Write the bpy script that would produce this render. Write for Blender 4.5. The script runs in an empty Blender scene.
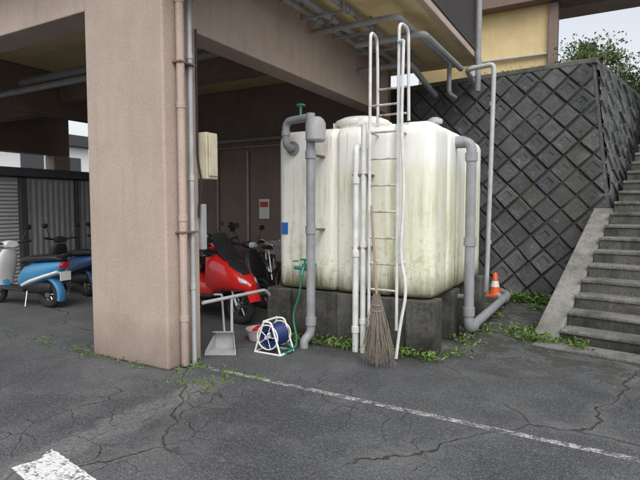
import bpy, bmesh, math, random
from mathutils import Vector, Matrix
random.seed(7)
sc=bpy.context.scene
rad=math.radians
# ------------------------------------------------------------ node helpers
def newmat(name):
    m=bpy.data.materials.new(name); m.use_nodes=True
    nt=m.node_tree; b=nt.nodes['Principled BSDF']
    return m,nt,b
def setin(nt,sock,v):
    if isinstance(v,bpy.types.NodeSocket): nt.links.new(v,sock)
    else:
        if sock.type=='RGBA' and len(v)==3: v=(*v,1)
        sock.default_value=v
def pos(nt): return nt.nodes.new('ShaderNodeNewGeometry').outputs['Position']
def mapping(nt,vec,scale=(1,1,1),rot=(0,0,0)):
    n=nt.nodes.new('ShaderNodeMapping'); nt.links.new(vec,n.inputs[0])
    n.inputs['Scale'].default_value=scale; n.inputs['Rotation'].default_value=rot
    return n.outputs[0]
def noise(nt,scale,detail=4,rough=.6,vec=None,dist=0):
    n=nt.nodes.new('ShaderNodeTexNoise'); n.inputs['Scale'].default_value=scale
    n.inputs['Detail'].default_value=detail; n.inputs['Roughness'].default_value=rough
    n.inputs['Distortion'].default_value=dist
    nt.links.new(vec or pos(nt),n.inputs['Vector']); return n.outputs['Fac']
def noisec(nt,scale,vec=None):
    n=nt.nodes.new('ShaderNodeTexNoise'); n.inputs['Scale'].default_value=scale
    n.inputs['Detail'].default_value=2
    nt.links.new(vec or pos(nt),n.inputs['Vector']); return n.outputs['Color']
def mr(nt,v,a,b,c=0,d=1):
    n=nt.nodes.new('ShaderNodeMapRange'); n.clamp=True
    for i,x in enumerate((v,a,b,c,d)): setin(nt,n.inputs[i],x)
    return n.outputs[0]
def mth(nt,op,a,b=0.):
    n=nt.nodes.new('ShaderNodeMath'); n.operation=op
    setin(nt,n.inputs[0],a); setin(nt,n.inputs[1],b); return n.outputs[0]
def mix(nt,f,a,b,blend='MIX'):
    n=nt.nodes.new('ShaderNodeMix'); n.data_type='RGBA'; n.blend_type=blend
    setin(nt,n.inputs[0],f); setin(nt,n.inputs[6],a); setin(nt,n.inputs[7],b); return n.outputs[2]
def vadd(nt,a,b,s):
    n=nt.nodes.new('ShaderNodeVectorMath'); n.operation='MULTIPLY_ADD'
    nt.links.new(b,n.inputs[0]); n.inputs[1].default_value=(s,s,s); nt.links.new(a,n.inputs[2]); return n.outputs[0]
def bump(nt,b,h,strength=.3,dist=.02):
    n=nt.nodes.new('ShaderNodeBump'); n.inputs['Strength'].default_value=strength
    n.inputs['Distance'].default_value=dist
    nt.links.new(h,n.inputs['Height']); nt.links.new(n.outputs[0],b.inputs['Normal'])
def sep(nt,v):
    n=nt.nodes.new('ShaderNodeSeparateXYZ'); nt.links.new(v,n.inputs[0]); return n.outputs
def voro(nt,scale,vec,feature='DISTANCE_TO_EDGE'):
    n=nt.nodes.new('ShaderNodeTexVoronoi'); n.feature=feature; n.inputs['Scale'].default_value=scale
    n.voronoi_dimensions='2D'
    nt.links.new(vec,n.inputs['Vector']); return n.outputs[0]

def weathered(name,col,dirt,rough=.7,sc1=1.5,streak=.5,amt=.6,bm=.25,spk=.15,basedirt=0.,bscale=40):
    m,nt,b=newmat(name); p=pos(nt)
    n1=noise(nt,sc1,5,.68,p)
    st=noise(nt,3,4,.72,mapping(nt,p,(3,3,.25)))
    f=mth(nt,'MULTIPLY',mr(nt,n1,.42,.72),amt)
    f2=mth(nt,'MULTIPLY',mr(nt,st,.5,.8),streak)
    c=mix(nt,f,col,dirt); c=mix(nt,f2,c,dirt)
    if basedirt>0:
        z=sep(nt,p)[2]
        fz=mth(nt,'MULTIPLY',mr(nt,mth(nt,'ADD',z,mth(nt,'MULTIPLY',n1,-.5)),.25,-.25),basedirt)
        c=mix(nt,fz,c,tuple(x*.45 for x in dirt))
    fn=noise(nt,bscale,3,.75,p)
    c=mix(nt,spk,c,mix(nt,mr(nt,fn,.35,.65),(.02,.02,.02),(.75,.75,.75)),'OVERLAY')
    setin(nt,b.inputs['Base Color'],c)
    setin(nt,b.inputs['Roughness'],mr(nt,n1,.3,.7,max(rough-.12,0),min(rough+.12,1)))
    bump(nt,b,fn,bm,.01)
    return m
def simple(name,col,rough=.5,metal=0,var=.25,scale=6,coat=0):
    m,nt,b=newmat(name); p=pos(nt)
    n=noise(nt,scale,3,.7,p)
    c=mix(nt,mr(nt,n,.35,.75,0,var),col,tuple(x*.4+.02 for x in col))
    setin(nt,b.inputs['Base Color'],c); b.inputs['Metallic'].default_value=metal
    setin(nt,b.inputs['Roughness'],mr(nt,n,.3,.7,rough*.85,min(1,rough*1.2)))
    b.inputs['Coat Weight'].default_value=coat
    return m
# ------------------------------------------------------------ materials
def mat_asphalt():
    m,nt,b=newmat('asphalt'); p=pos(nt); s=sep(nt,p); x,y=s[0],s[1]
    big=noise(nt,.45,4,.6,p); med=noise(nt,2.3,5,.7,p); fine=noise(nt,80,2,.8,p); fine2=noise(nt,28,3,.75,p)
    c=mix(nt,mr(nt,big,.35,.65),(.054,.058,.066),(.090,.094,.102))
    pn=noise(nt,.75,5,.6,mapping(nt,p,(1,1.2,1),(0,0,.4)))
    c=mix(nt,mr(nt,pn,.515,.535,0,.45),c,(.034,.037,.044))
    c=mix(nt,mr(nt,pn,.43,.40,0,.35),c,(.130,.133,.135))
    c=mix(nt,mr(nt,med,.48,.72,0,.6),c,(.140,.142,.142))
    c=mix(nt,mr(nt,fine,.55,.7,0,.65),c,(.30,.30,.295))
    c=mix(nt,mr(nt,fine,.48,.33,0,.85),c,(.014,.015,.017))
    c=mix(nt,mr(nt,fine2,.56,.72,0,.5),c,(.23,.23,.225))
    c=mix(nt,mr(nt,fine2,.44,.30,0,.55),c,(.022,.023,.025))
    d=mth(nt,'ABSOLUTE',mth(nt,'ADD',mth(nt,'ADD',x,3.12),mth(nt,'MULTIPLY',mth(nt,'SUBTRACT',med,.5),.5)))
    strip=mth(nt,'MULTIPLY',mr(nt,d,.2,.10),mth(nt,'MULTIPLY',mr(nt,y,3.75,3.5),mr(nt,fine2,.35,.6,.2,.9)))
    c=mix(nt,mth(nt,'MULTIPLY',strip,.6),c,(.22,.215,.205))
    under=mth(nt,'MULTIPLY',mr(nt,x,-3.7,-4.0),mr(nt,y,3.9,4.1))
    c=mix(nt,mth(nt,'MULTIPLY',under,.4),c,(.13,.13,.125))
    pd=vadd(nt,p,noisec(nt,1.7,p),.55); pd=vadd(nt,pd,noisec(nt,14,p),.07)
    e1=voro(nt,.42,pd); e2=voro(nt,3.6,pd)
    loc=noise(nt,.55,3,.55,mapping(nt,p,(1,1,1),(0,0,1)))
    rg1=mr(nt,loc,.40,.52)
    k1=mth(nt,'MULTIPLY',mr(nt,e1,.0055,.002),mth(nt,'MULTIPLY',rg1,mr(nt,fine2,.3,.55,.3,1)))
    reg=mth(nt,'MULTIPLY',mr(nt,loc,.545,.61),mr(nt,med,.35,.6,.1,.8))
    reg=mth(nt,'MAXIMUM',reg,mth(nt,'MULTIPLY',mr(nt,d,.85,.5),mth(nt,'MULTIPLY',mr(nt,y,3.6,3.3),mr(nt,med,.42,.58,0,.9))))
    k2=mth(nt,'MULTIPLY',mr(nt,e2,.020,.006),reg)
    k=mth(nt,'MAXIMUM',k1,k2)
    c=mix(nt,mth(nt,'MULTIPLY',mr(nt,e1,.05,.0,0,.3),rg1),c,(.18,.18,.165))
    c=mix(nt,mth(nt,'MULTIPLY',k,.85),c,(.013,.013,.013))
    near=mth(nt,'MULTIPLY',mr(nt,y,4.6,6.0),mr(nt,x,-2.6,-1.6))
    moss=mth(nt,'MULTIPLY',near,mr(nt,noise(nt,3.2,5,.7,p),.44,.54))
    c=mix(nt,mth(nt,'MULTIPLY',moss,.85),c,(.036,.038,.020))
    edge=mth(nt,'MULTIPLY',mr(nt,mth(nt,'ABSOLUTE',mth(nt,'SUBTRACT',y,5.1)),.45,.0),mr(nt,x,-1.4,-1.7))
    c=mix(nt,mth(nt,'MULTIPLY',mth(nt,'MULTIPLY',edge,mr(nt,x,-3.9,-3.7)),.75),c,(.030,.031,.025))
    setin(nt,b.inputs['Base Color'],c)
    setin(nt,b.inputs['Roughness'],mr(nt,big,.3,.7,.52,.85))
    h=mth(nt,'ADD',mth(nt,'MULTIPLY',fine,.5),mth(nt,'MULTIPLY',fine2,.8))
    h=mth(nt,'SUBTRACT',h,mth(nt,'MULTIPLY',k,1.4))
    bump(nt,b,h,.9,.016)
    return m
def mat_paint(name='worn_road_paint',a=.46,bb=.56,c1=(.50,.50,.49),c2=(.24,.24,.235)):
    m,nt,b=newmat(name); p=pos(nt)
    n=noise(nt,9,5,.78,p); n2=noise(nt,55,2,.7,p)
    setin(nt,b.inputs['Base Color'],mix(nt,mr(nt,n2,.4,.7),c1,c2))
    b.inputs['Roughness'].default_value=.75
    t=nt.nodes.new('ShaderNodeBsdfTransparent'); ms=nt.nodes.new('ShaderNodeMixShader')
    setin(nt,ms.inputs[0],mr(nt,mth(nt,'ADD',mth(nt,'MULTIPLY',n,.7),mth(nt,'MULTIPLY',n2,.3)),a,bb,.92,.0))
    nt.links.new(t.outputs[0],ms.inputs[1]); nt.links.new(b.outputs[0],ms.inputs[2])
    nt.links.new(ms.outputs[0],nt.nodes['Material Output'].inputs[0]); return m
def mat_tank():
    m,nt,b=newmat('frp_tank_shell'); p=pos(nt); z=sep(nt,p)[2]; xx=sep(nt,p)[0]
    st=noise(nt,4,5,.74,mapping(nt,p,(2.4,2.4,.20))); st2=noise(nt,13,4,.72,mapping(nt,p,(2,2,.09)))
    bl=noise(nt,1.3,4,.6,p); sp=noise(nt,12,5,.78,p)
    c=mix(nt,mr(nt,bl,.35,.7,0,.4),(.86,.86,.82),(.77,.77,.69))
    low=mr(nt,mth(nt,'ADD',z,mth(nt,'MULTIPLY',mth(nt,'SUBTRACT',st,.5),.6)),2.16,2.02)
    c=mix(nt,mth(nt,'MULTIPLY',mth(nt,'MULTIPLY',low,mr(nt,z,.6,2.1,1.,.7)),mr(nt,xx,-3.3,-1.8,.12,.48)),c,(.56,.58,.30))
    f=mth(nt,'MULTIPLY',mth(nt,'MULTIPLY',mr(nt,st,.48,.64),mr(nt,z,2.3,1.1,.06,1)),mth(nt,'MULTIPLY',.72,mr(nt,bl,.38,.6,.3,1)))
    c=mix(nt,f,c,(.36,.37,.14))
    c=mix(nt,mth(nt,'MULTIPLY',mr(nt,sp,.52,.65),mr(nt,z,1.9,.8,0,.6)),c,(.28,.28,.13))
    f2=mth(nt,'MULTIPLY',mr(nt,st2,.55,.68),mr(nt,bl,.42,.6,.12,.6))
    c=mix(nt,f2,c,(.36,.26,.13))
    c=mix(nt,mth(nt,'MULTIPLY',mr(nt,mth(nt,'ADD',z,mth(nt,'MULTIPLY',st,-.5)),.66,.40),.9),c,(.13,.13,.065))
    setin(nt,b.inputs['Base Color'],c); b.inputs['Roughness'].default_value=.45
    bump(nt,b,noise(nt,5,2,.5,p),.12,.02)
    return m
def mat_block():
    m,nt,b=newmat('retaining_block_stone'); p=pos(nt)
    at=nt.nodes.new('ShaderNodeAttribute'); at.attribute_name='var'
    v=at.outputs['Fac']; n=noise(nt,2.6,6,.72,p); f=noise(nt,40,4,.78,p)
    c=mix(nt,v,(.070,.074,.081),(.138,.142,.148))
    c=mix(nt,mr(nt,n,.45,.72,0,.75),c,(.052,.056,.053))
    c=mix(nt,mr(nt,noise(nt,7,5,.72,p),.56,.72,0,.7),c,(.24,.24,.235))
    c=mix(nt,mr(nt,f,.35,.6,.5,0),c,(.025,.025,.025))
    st=noise(nt,1.3,5,.65,mapping(nt,p,(1,1,.35)))
    c=mix(nt,mr(nt,st,.53,.66,0,.6),c,(.048,.055,.032))
    setin(nt,b.inputs['Base Color'],c); b.inputs['Roughness'].default_value=.85
    bump(nt,b,f,.8,.016); return m
def mat_leaf(name,a,bc,sc_=6):
    m,nt,b=newmat(name); p=pos(nt)
    n=noise(nt,sc_,3,.6,p); n2=noise(nt,60,1,.5,p)
    c=mix(nt,mr(nt,n,.35,.65),a,bc); c=mix(nt,mr(nt,n2,.4,.7,0,.5),c,(.16,.17,.04))
    setin(nt,b.inputs['Base Color'],c); b.inputs['Roughness'].default_value=.6; return m
ASPH=mat_asphalt(); TANK=mat_tank(); BLOCK=mat_block()
PINK=weathered('pink_beige_paint',(.46,.365,.31),(.30,.235,.195),.75,1.2,.4,.5,.2,.12,.6)
BEAM=weathered('beam_beige_paint',(.48,.385,.325),(.31,.245,.205),.75,1.0,.45,.55,.2,.1)
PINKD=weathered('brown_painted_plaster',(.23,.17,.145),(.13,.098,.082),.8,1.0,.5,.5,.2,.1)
CREAM=weathered('yellow_soffit_paint',(.74,.60,.33),(.46,.36,.19),.8,.9,.3,.6,.15,.08)
CONC=weathered('weathered_concrete',(.25,.245,.225),(.075,.075,.06),.85,2.2,.7,.75,.5,.3,.6)
CONCD=weathered('dark_mossy_concrete',(.15,.148,.135),(.04,.043,.03),.88,2.5,.7,.85,.6,.3,.7)
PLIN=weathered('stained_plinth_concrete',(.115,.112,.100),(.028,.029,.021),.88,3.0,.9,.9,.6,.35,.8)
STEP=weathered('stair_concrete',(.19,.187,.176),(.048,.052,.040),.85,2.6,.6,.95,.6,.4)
COPE=weathered('coping_concrete',(.24,.233,.218),(.080,.080,.068),.85,2,.7,.9,.5,.3)
MORT=simple('dark_mortar',(.040,.042,.038),.95)
GPIPE=simple('grey_pvc',(.30,.31,.325),.45,0,.6,5)
LGPIPE=simple('light_grey_pvc',(.48,.49,.50),.45,0,.5,5)
WPIPE=simple('white_pvc',(.72,.73,.72),.4,0,.5,7)
RUSTW=weathered('white_paint_with_rust',(.60,.58,.54),(.25,.11,.05),.5,9,.9,1.,.1,.1)
RUST=simple('rusty_steel',(.22,.12,.08),.8,0,.5,18)
DARK=simple('black_plastic',(.02,.02,.022),.45)
RUB=simple('tyre_rubber',(.018,.018,.018),.85)
CHR=simple('chrome',(.55,.55,.56),.22,1,.15)
RED=simple('red_glossy_paint',(.66,.022,.020),.25,0,.1,3,.6)
BLUE=simple('light_blue_paint',(.05,.23,.44),.28,0,.12,3,.5)
WHT=simple('white_glossy_paint',(.76,.76,.75),.28,0,.12,4,.4)
NAVY=simple('dark_blue_paint',(.02,.06,.16),.3,0,.12,3,.5)
SILV=simple('silver_paint',(.36,.37,.39),.3,.4,.1,3,.4)
GLASS=simple('smoked_screen',(.03,.03,.035),.1,0,.05,3,.5)
LENS=simple('lamp_lens',(.65,.67,.7),.12,0,.1,3,.5)
REDL=simple('red_lens',(.45,.02,.02),.2)
BLHOSE=simple('blue_hose',(.015,.03,.13),.4); GRHOSE=simple('green_hose',(.02,.16,.09),.4)
TEAL=simple('green_valve_paint',(.03,.22,.17),.45)
ORNG=simple('orange_plastic',(.72,.12,.03),.5)
BEIGEBOX=weathered('cream_metal',(.62,.58,.44),(.34,.27,.16),.5,4,.5,.5,.05,.05)
SHEDM=weathered('shed_sheet_grey',(.30,.295,.30),(.17,.15,.14),.5,1.5,.5,.5,.05,.05)
SHEDD=simple('shed_dark_trim',(.05,.05,.055),.5)
SHUT=simple('shutter_pale',(.42,.44,.43),.5)
TWIG=simple('broom_twigs',(.25,.215,.18),.9,0,.6,40)
BAMB=simple('bamboo_handle',(.30,.24,.15),.6,0,.4,15)
GREYPL=simple('grey_plastic',(.36,.37,.38),.45,0,.4,8)
PALEPL=simple('pale_pink_plastic',(.50,.40,.40),.45,0,.4,8)
LEAF=mat_leaf('weed_leaf',(.05,.11,.018),(.10,.20,.03),9)
LEAFD=mat_leaf('shrub_leaf',(.03,.07,.018),(.07,.14,.03),3)
DEAD=simple('dead_leaf',(.13,.09,.05),.8,0,.6,60)
STONE=simple('pebble_stone',(.17,.17,.165),.9,0,.7,30)
SOIL=simple('soil',(.06,.06,.035),.95)
LBLB=simple('blue_label',(.02,.12,.40),.5); SIGNW=simple('sign_white',(.75,.75,.72),.5); SIGNR=simple('sign_red',(.6,.04,.03),.5)
WIN=simple('window_glass',(.05,.06,.07),.08,0,.1)
# ------------------------------------------------------------ mesh helpers
def link(ob,parent=None):
    sc.collection.objects.link(ob)
    if parent: ob.parent=parent
    return ob
def empty(name,loc=(0,0,0),rz=0):
    e=bpy.data.objects.new(name,None); e.location=loc; e.rotation_euler=(0,0,rz); e.empty_display_size=.2
    return link(e)
def fin(bm,name,mats,parent=None,smooth=False,bev=0,seg=2,loc=None,rz=None,angle=35):
    bmesh.ops.recalc_face_normals(bm,faces=bm.faces)
    me=bpy.data.meshes.new(name); bm.to_mesh(me); bm.free()
    if not isinstance(mats,(list,tuple)): mats=[mats]
    for m in mats: me.materials.append(m)
    ob=bpy.data.objects.new(name,me); link(ob,parent)
    if loc: ob.location=loc
    if rz is not None: ob.rotation_euler=(0,0,rz)
    if smooth:
        for p in me.polygons: p.use_smooth=True
        try:
            me.set_sharp_from_angle(angle=rad(angle))
        except Exception: pass
    if bev>0:
        md=ob.modifiers.new('bev','BEVEL'); md.width=bev; md.segments=seg; md.limit_method='ANGLE'; md.angle_limit=rad(40)
    return ob
def box(bm,x0,x1,y0,y1,z0,z1,mi=0):
    vs=[bm.verts.new(v) for v in [(x0,y0,z0),(x1,y0,z0),(x1,y1,z0),(x0,y1,z0),(x0,y0,z1),(x1,y0,z1),(x1,y1,z1),(x0,y1,z1)]]
    for f in [(0,3,2,1),(4,5,6,7),(0,1,5,4),(1,2,6,5),(2,3,7,6),(3,0,4,7)]:
        fc=bm.faces.new([vs[i] for i in f]); fc.material_index=mi
    return vs
def fillet_path(pts,r,n=6):
    pts=[Vector(p) for p in pts]
    if r<=0 or len(pts)<3: return pts
    out=[pts[0]]
    for i in range(1,len(pts)-1):
        a,b,c=pts[i-1],pts[i],pts[i+1]
        d1=(a-b); d2=(c-b); rr=min(r,d1.length*.49,d2.length*.49)
        p1=b+d1.normalized()*rr; p2=b+d2.normalized()*rr
        for k in range(n+1):
            t=k/n; out.append((1-t)**2*p1+2*t*(1-t)*b+t*t*p2)
    out.append(pts[-1]); return out
def tube(bm,pts,r,seg=10,fil=0,mi=0,rads=None,caps=True):
    P=fillet_path(pts,fil) if fil else [Vector(p) for p in pts]
    n=len(P); rings=[]
    t=(P[1]-P[0]).normalized(); u=t.orthogonal().normalized()
    for i in range(n):
        if i==0: tt=(P[1]-P[0])
        elif i==n-1: tt=(P[-1]-P[-2])
        else: tt=(P[i+1]-P[i]).normalized()+(P[i]-P[i-1]).normalized()
        tt=tt.normalized() if tt.length>1e-9 else t
        u=(u-tt*u.dot(tt)).normalized(); w=tt.cross(u)
        rr=rads[i] if rads else r
        rings.append([bm.verts.new(P[i]+(u*math.cos(a)+w*math.sin(a))*rr) for a in [2*math.pi*k/seg for k in range(seg)]])
    for i in range(n-1):
        for k in range(seg):
            f=bm.faces.new((rings[i][k],rings[i][(k+1)%seg],rings[i+1][(k+1)%seg],rings[i+1][k])); f.material_index=mi
    if caps:
        for rg in (rings[0][::-1],rings[-1]):
            f=bm.faces.new(rg); f.material_index=mi
def collar(bm,p,d,r,l,seg=14,mi=0):
    p=Vector(p); d=Vector(d).normalized(); tube(bm,[p-d*l/2,p+d*l/2],r,seg,mi=mi)
def loft(bm,secs,axis='x',n=18,pw=2.5,mi=0):
    rings=[]
    for c,a,b in secs:
        rg=[]
        for k in range(n):
            t=2*math.pi*k/n; ct,st=math.cos(t),math.sin(t)
            p=(abs(ct)**(2/pw))*(1 if ct>=0 else -1)*a; q=(abs(st)**(2/pw))*(1 if st>=0 else -1)*b
            if axis=='x': v=(c[0],c[1]+p,c[2]+q)
            elif axis=='z': v=(c[0]+p,c[1]+q,c[2])
            else: v=(c[0]+p,c[1],c[2]+q)
            rg.append(bm.verts.new(v))
        rings.append(rg)
    for i in range(len(rings)-1):
        for k in range(n):
            f=bm.faces.new((rings[i][k],rings[i][(k+1)%n],rings[i+1][(k+1)%n],rings[i+1][k])); f.material_index=mi
    for rg in (rings[0][::-1],rings[-1]):
        f=bm.faces.new(rg); f.material_index=mi
def torus(bm,c,R,r,seg=32,s2=10,mi=0,axis='y',flat=1.):
    c=Vector(c); rings=[]
    for i in range(seg):
        a=2*math.pi*i/seg; rg=[]
        for k in range(s2):
            b=2*math.pi*k/s2; q=R+r*math.cos(b); h=r*math.sin(b)*flat
            if axis=='y': v=Vector((q*math.cos(a),h,q*math.sin(a)))
            elif axis=='z': v=Vector((q*math.cos(a),q*math.sin(a),h))
            else: v=Vector((h,q*math.cos(a),q*math.sin(a)))
            rg.append(bm.verts.new(c+v))
        rings.append(rg)
    for i in range(seg):
        for k in range(s2):
            f=bm.faces.new((rings[i][k],rings[i][(k+1)%s2],rings[(i+1)%seg][(k+1)%s2],rings[(i+1)%seg][k])); f.material_index=mi
def cg(s_): return max(-2.,min(2.,random.gauss(0,1)))*s_
def leaves(bm,centers,n,spread,size,up=.5,mi=0,aspect=.45):
    for c in centers:
        for _ in range(n):
            p=Vector(c)+Vector((cg(spread[0]),cg(spread[1]),abs(cg(spread[2]))if up>0 else cg(spread[2])))
            L=size*random.uniform(.5,1.4)
            d=Vector((random.uniform(-1,1),random.uniform(-1,1),random.uniform(-.3,1)*max(up,.4))).normalized()
            s=d.orthogonal().normalized(); s.rotate(Matrix.Rotation(random.uniform(0,6.28),3,d)); w=L*aspect
            nrm=d.cross(s)
            a=bm.verts.new(p); b=bm.verts.new(p+d*L*.5+s*w*.5+nrm*L*.06); e=bm.verts.new(p+d*L-nrm*L*.1); g=bm.verts.new(p+d*L*.5-s*w*.5+nrm*L*.06)
            f=bm.faces.new((a,b,e,g)); f.material_index=mi
# ------------------------------------------------------------ ground
bm=bmesh.new(); s=250
bm.faces.new([bm.verts.new(v) for v in [(-s,-s,0),(s,-s,0),(s,s,0),(-s,s,0)]])
fin(bm,'ground',ASPH)
bm=bmesh.new()
def strip(bm,pts,w):
    for i in range(len(pts)-1):
        a=Vector((*pts[i],.004));b=Vector((*pts[i+1],.004)); d=(b-a).normalized(); nn=Vector((-d.y,d.x,0))*w/2
        bm.faces.new([bm.verts.new(v) for v in (a-nn,b-nn,b+nn,a+nn)])
strip(bm,[(-3.62,3.82),(-1.6,3.77),(6,3.60)],.07)
fin(bm,'parking_line',mat_paint('worn_line_paint',.43,.55,(.48,.48,.47),(.22,.22,.215)))
bm=bmesh.new()
edge_pts=[]
base=[(-3.15,1.72),(-2.6,1.60),(-1.9,1.50),(-1.9,1.74),(-2.55,1.87),(-2.9,1.945),(-3.17,1.985),(-3.11,1.86)]
for i,(x0,y0) in enumerate(base):
    x1,y1=base[(i+1)%len(base)]
    for k in range(8):
        t=k/8; edge_pts.append((x0+(x1-x0)*t+random.uniform(-.008,.008),y0+(y1-y0)*t+random.uniform(-.008,.008)))
bm.faces.new([bm.verts.new((x,y,.004)) for x,y in edge_pts])
fin(bm,'painted_road_marking',mat_paint('white_road_paint',.50,.60,(.80,.80,.79),(.50,.50,.49)))
# ------------------------------------------------------------ building (pilotis)
B=empty('apartment_building')
def part(name,mat,boxes,parent=B,bev=.012,**k):
    bm=bmesh.new()
    for b in boxes: box(bm,*b)
    return fin(bm,name,mat,parent,bev=bev,**k)
part('corner_pillar',PINK,[(-4.85,-3.72,3.55,4.02,0,4.34)],bev=.02)
part('edge_beam_front',BEAM,[(-14.2,-4.86,3.60,4.0,3.68,4.35),])
part('edge_beam_side',BEAM,[(-4.2,-3.86,4.03,9.55,3.45,4.345)])
part('front_beam_return',BEAM,[(-3.715,-3.0,3.62,3.98,3.68,4.345)])
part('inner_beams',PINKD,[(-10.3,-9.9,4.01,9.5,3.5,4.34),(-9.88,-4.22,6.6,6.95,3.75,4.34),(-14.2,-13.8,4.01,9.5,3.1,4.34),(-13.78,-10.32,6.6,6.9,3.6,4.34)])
part('ceiling_slab',CREAM,[(-14.3,-2.3,3.2,10.2,4.352,4.42)],bev=0)
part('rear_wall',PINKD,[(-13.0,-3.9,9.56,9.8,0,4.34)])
part('left_rear_pillars',PINK,[(-14.2,-13.75,3.55,4.0,0,3.67),(-14.2,-13.78,9.0,9.5,0,3.09),(-14.2,-13.78,6.4,6.9,0,3.09)])
part('balcony_fascia',BEAM,[(-2.298,-2.2,3.2,10.2,4.315,4.425)])
part('upper_storeys',PINK,[(-14.3,-3.85,3.4,10.2,4.43,10.2)],bev=.03)
bm=bmesh.new()
for zz in (5.4,8.2):
    for xx in (-13,-10.6,-8.2,-5.8):
        box(bm,xx,xx+1.6,3.34,3.39,zz,zz+1.3)
fin(bm,'upper_windows',WIN,B,bev=.01)
bm=bmesh.new()
for i in range(70):
    y=3.35+i*.097; box(bm,-2.262,-2.238,y,y+.055,4.427,5.55)
box(bm,-2.27,-2.23,3.3,10.15,5.552,5.60); box(bm,-2.236,-2.228,3.3,10.15,4.50,4.54)
fin(bm,'balcony_railing_slats',SHEDD,B)
part('balcony_divider_panel',CREAM,[(-3.8,-2.4,9.9,9.95,4.43,6.5)])
bm=bmesh.new()
tube(bm,[(-9.0,9.5,0),(-9.0,9.5,3.9)],.03); tube(bm,[(-8.2,9.5,1.0),(-8.2,9.5,3.0),(-5.0,9.5,3.0)],.025,fil=.08)
tube(bm,[(-7.3,9.5,0.2),(-7.3,9.5,2.9)],.03)
tube(bm,[(-9.5,9.45,3.15),(-4.3,9.45,3.15)],.04)
tube(bm,[(-9.5,5.2,3.6),(-4.3,5.2,3.6)],.05);tube(bm,[(-9.5,5.6,3.9),(-4.3,5.6,3.9)],.06)
fin(bm,'ceiling_pipes',GPIPE,B,smooth=True)
bm=bmesh.new()
for x,z,r in [(-3.62,4.22,.045),(-3.40,4.20,.05),(-3.12,4.24,.035)]:
    tube(bm,[(x,4.2,z),(x,9.3,z)],r)
    for k in range(6): collar(bm,(x,4.6+k*.85,z),(0,1,0),r*1.35,.05)
tube(bm,[(-3.4,7.1,4.05),(-2.35,7.1,4.05),(-2.35,9.2,4.05)],.05,fil=.12)
tube(bm,[(-3.8,6.5,4.12),(-2.5,6.5,4.12),(-2.5,9.0,4.12),(-2.5,9.0,3.6),(-2.5,9.4,3.6)],.04,fil=.1)
tube(bm,[(-3.8,8.1,3.95),(-2.9,8.1,3.95),(-2.9,9.5,3.7)],.05,fil=.12)
tube(bm,[(-2.13,9.55,3.7),(-2.13,9.55,6.5)],.05); 
fin(bm,'soffit_pipes',GPIPE,B,smooth=True)
bm=bmesh.new()
for y in (5.1,6.0,6.9,7.8,8.7):
    box(bm,-3.70,-3.05,y,y+.03,4.12,4.15); box(bm,-3.70,-3.67,y,y+.03,4.151,4.35); box(bm,-3.08,-3.05,y,y+.03,4.151,4.35)
fin(bm,'pipe_hangers',GPIPE,B)
bm=bmesh.new(); tube(bm,[(-3.66,3.72,0.02),(-3.66,3.72,4.3)],.040,12)
for z in (.5,1.5,2.6,3.6): collar(bm,(-3.66,3.72,z),(0,0,1),.046,.06)
fin(bm,'pillar_downpipe',PINK,B,smooth=True)
bm=bmesh.new(); tube(bm,[(-3.67,3.86,0.0),(-3.67,3.86,4.3)],.024,10)
for z in (.8,1.9,3.1): collar(bm,(-3.67,3.86,z),(0,0,1),.030,.05)
fin(bm,'pillar_conduit',LGPIPE,B,smooth=True)
bm=bmesh.new(); tube(bm,[(-3.69,3.97,3.4),(-3.69,3.97,2.1),(-3.66,4.0,1.85),(-3.69,3.98,1.6),(-3.69,3.98,1.5)],.012,8,fil=.1); fin(bm,'pillar_cable',DARK,B,smooth=True)
bm=bmesh.new()
for z in (1.35,3.0): box(bm,-3.718,-3.615,3.67,3.89,z,z+.02)
fin(bm,'pipe_brackets',RUST,B,bev=.004)
part('meter_box',BEIGEBOX,[(-3.83,-3.62,4.03,4.20,1.9,2.38),(-3.615,-3.60,4.05,4.18,1.93,2.35)],bev=.01)
part('junction_box',GREYPL,[(-3.80,-3.69,4.025,4.10,1.16,1.64)],bev=.01)
part('no_parking_sign',SIGNW,[(-7.0,-6.72,9.53,9.545,1.35,1.8)],bev=.004)
part('sign_band',SIGNR,[(-6.97,-6.75,9.523,9.529,1.62,1.74)],bev=0)
# ------------------------------------------------------------ shed
S=empty('storage_shed')
part('walls',SHEDM,[(-12.5,-10.06,4.0,8.2,0,2.2)],S)
bm=bmesh.new()
y=5.95
while y<8.15:
    box(bm,-10.058,-10.02,y,y+.06,.12,2.18); y+=.12
fin(bm,'corrugated_front',SHEDM,S,bev=.008)
bm=bmesh.new()
z=.1
while z<2.1: box(bm,-10.057,-10.03,4.1,5.78,z,z+.05); z+=.075
fin(bm,'roller_shutter',SHUT,S,bev=.008)
part('frame_posts',SHEDD,[(-10.055,-9.98,3.98,4.08,0,2.2),(-10.055,-9.98,5.8,5.93,0,2.2),(-10.055,-9.985,7.0,7.06,0,2.2),(-10.055,-9.98,8.16,8.24,0,2.2),(-10.055,-9.99,5.94,6.99,0,.1)],S)
part('roof',SHEDD,[(-12.6,-9.9,3.9,8.3,2.21,2.38)],S,bev=.02)
# ------------------------------------------------------------ tank plinth
part('tank_plinth',PLIN,[(-3.74,-3.40,5.24,7.75,0,.60),(-3.399,-1.9,5.30,5.6,0,.598),(-2.75,-2.45,5.25,5.299,0,.599),(-1.899,-1.58,5.24,5.55,0,.60),(-1.9,-1.6,6.1,6.4,0,.599),(-1.9,-1.6,6.95,7.25,0,.599),(-1.9,-1.58,7.5,7.78,0,.60),(-2.2,-2.0,5.6,7.7,0,.597)],None,bev=.015)
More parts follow.
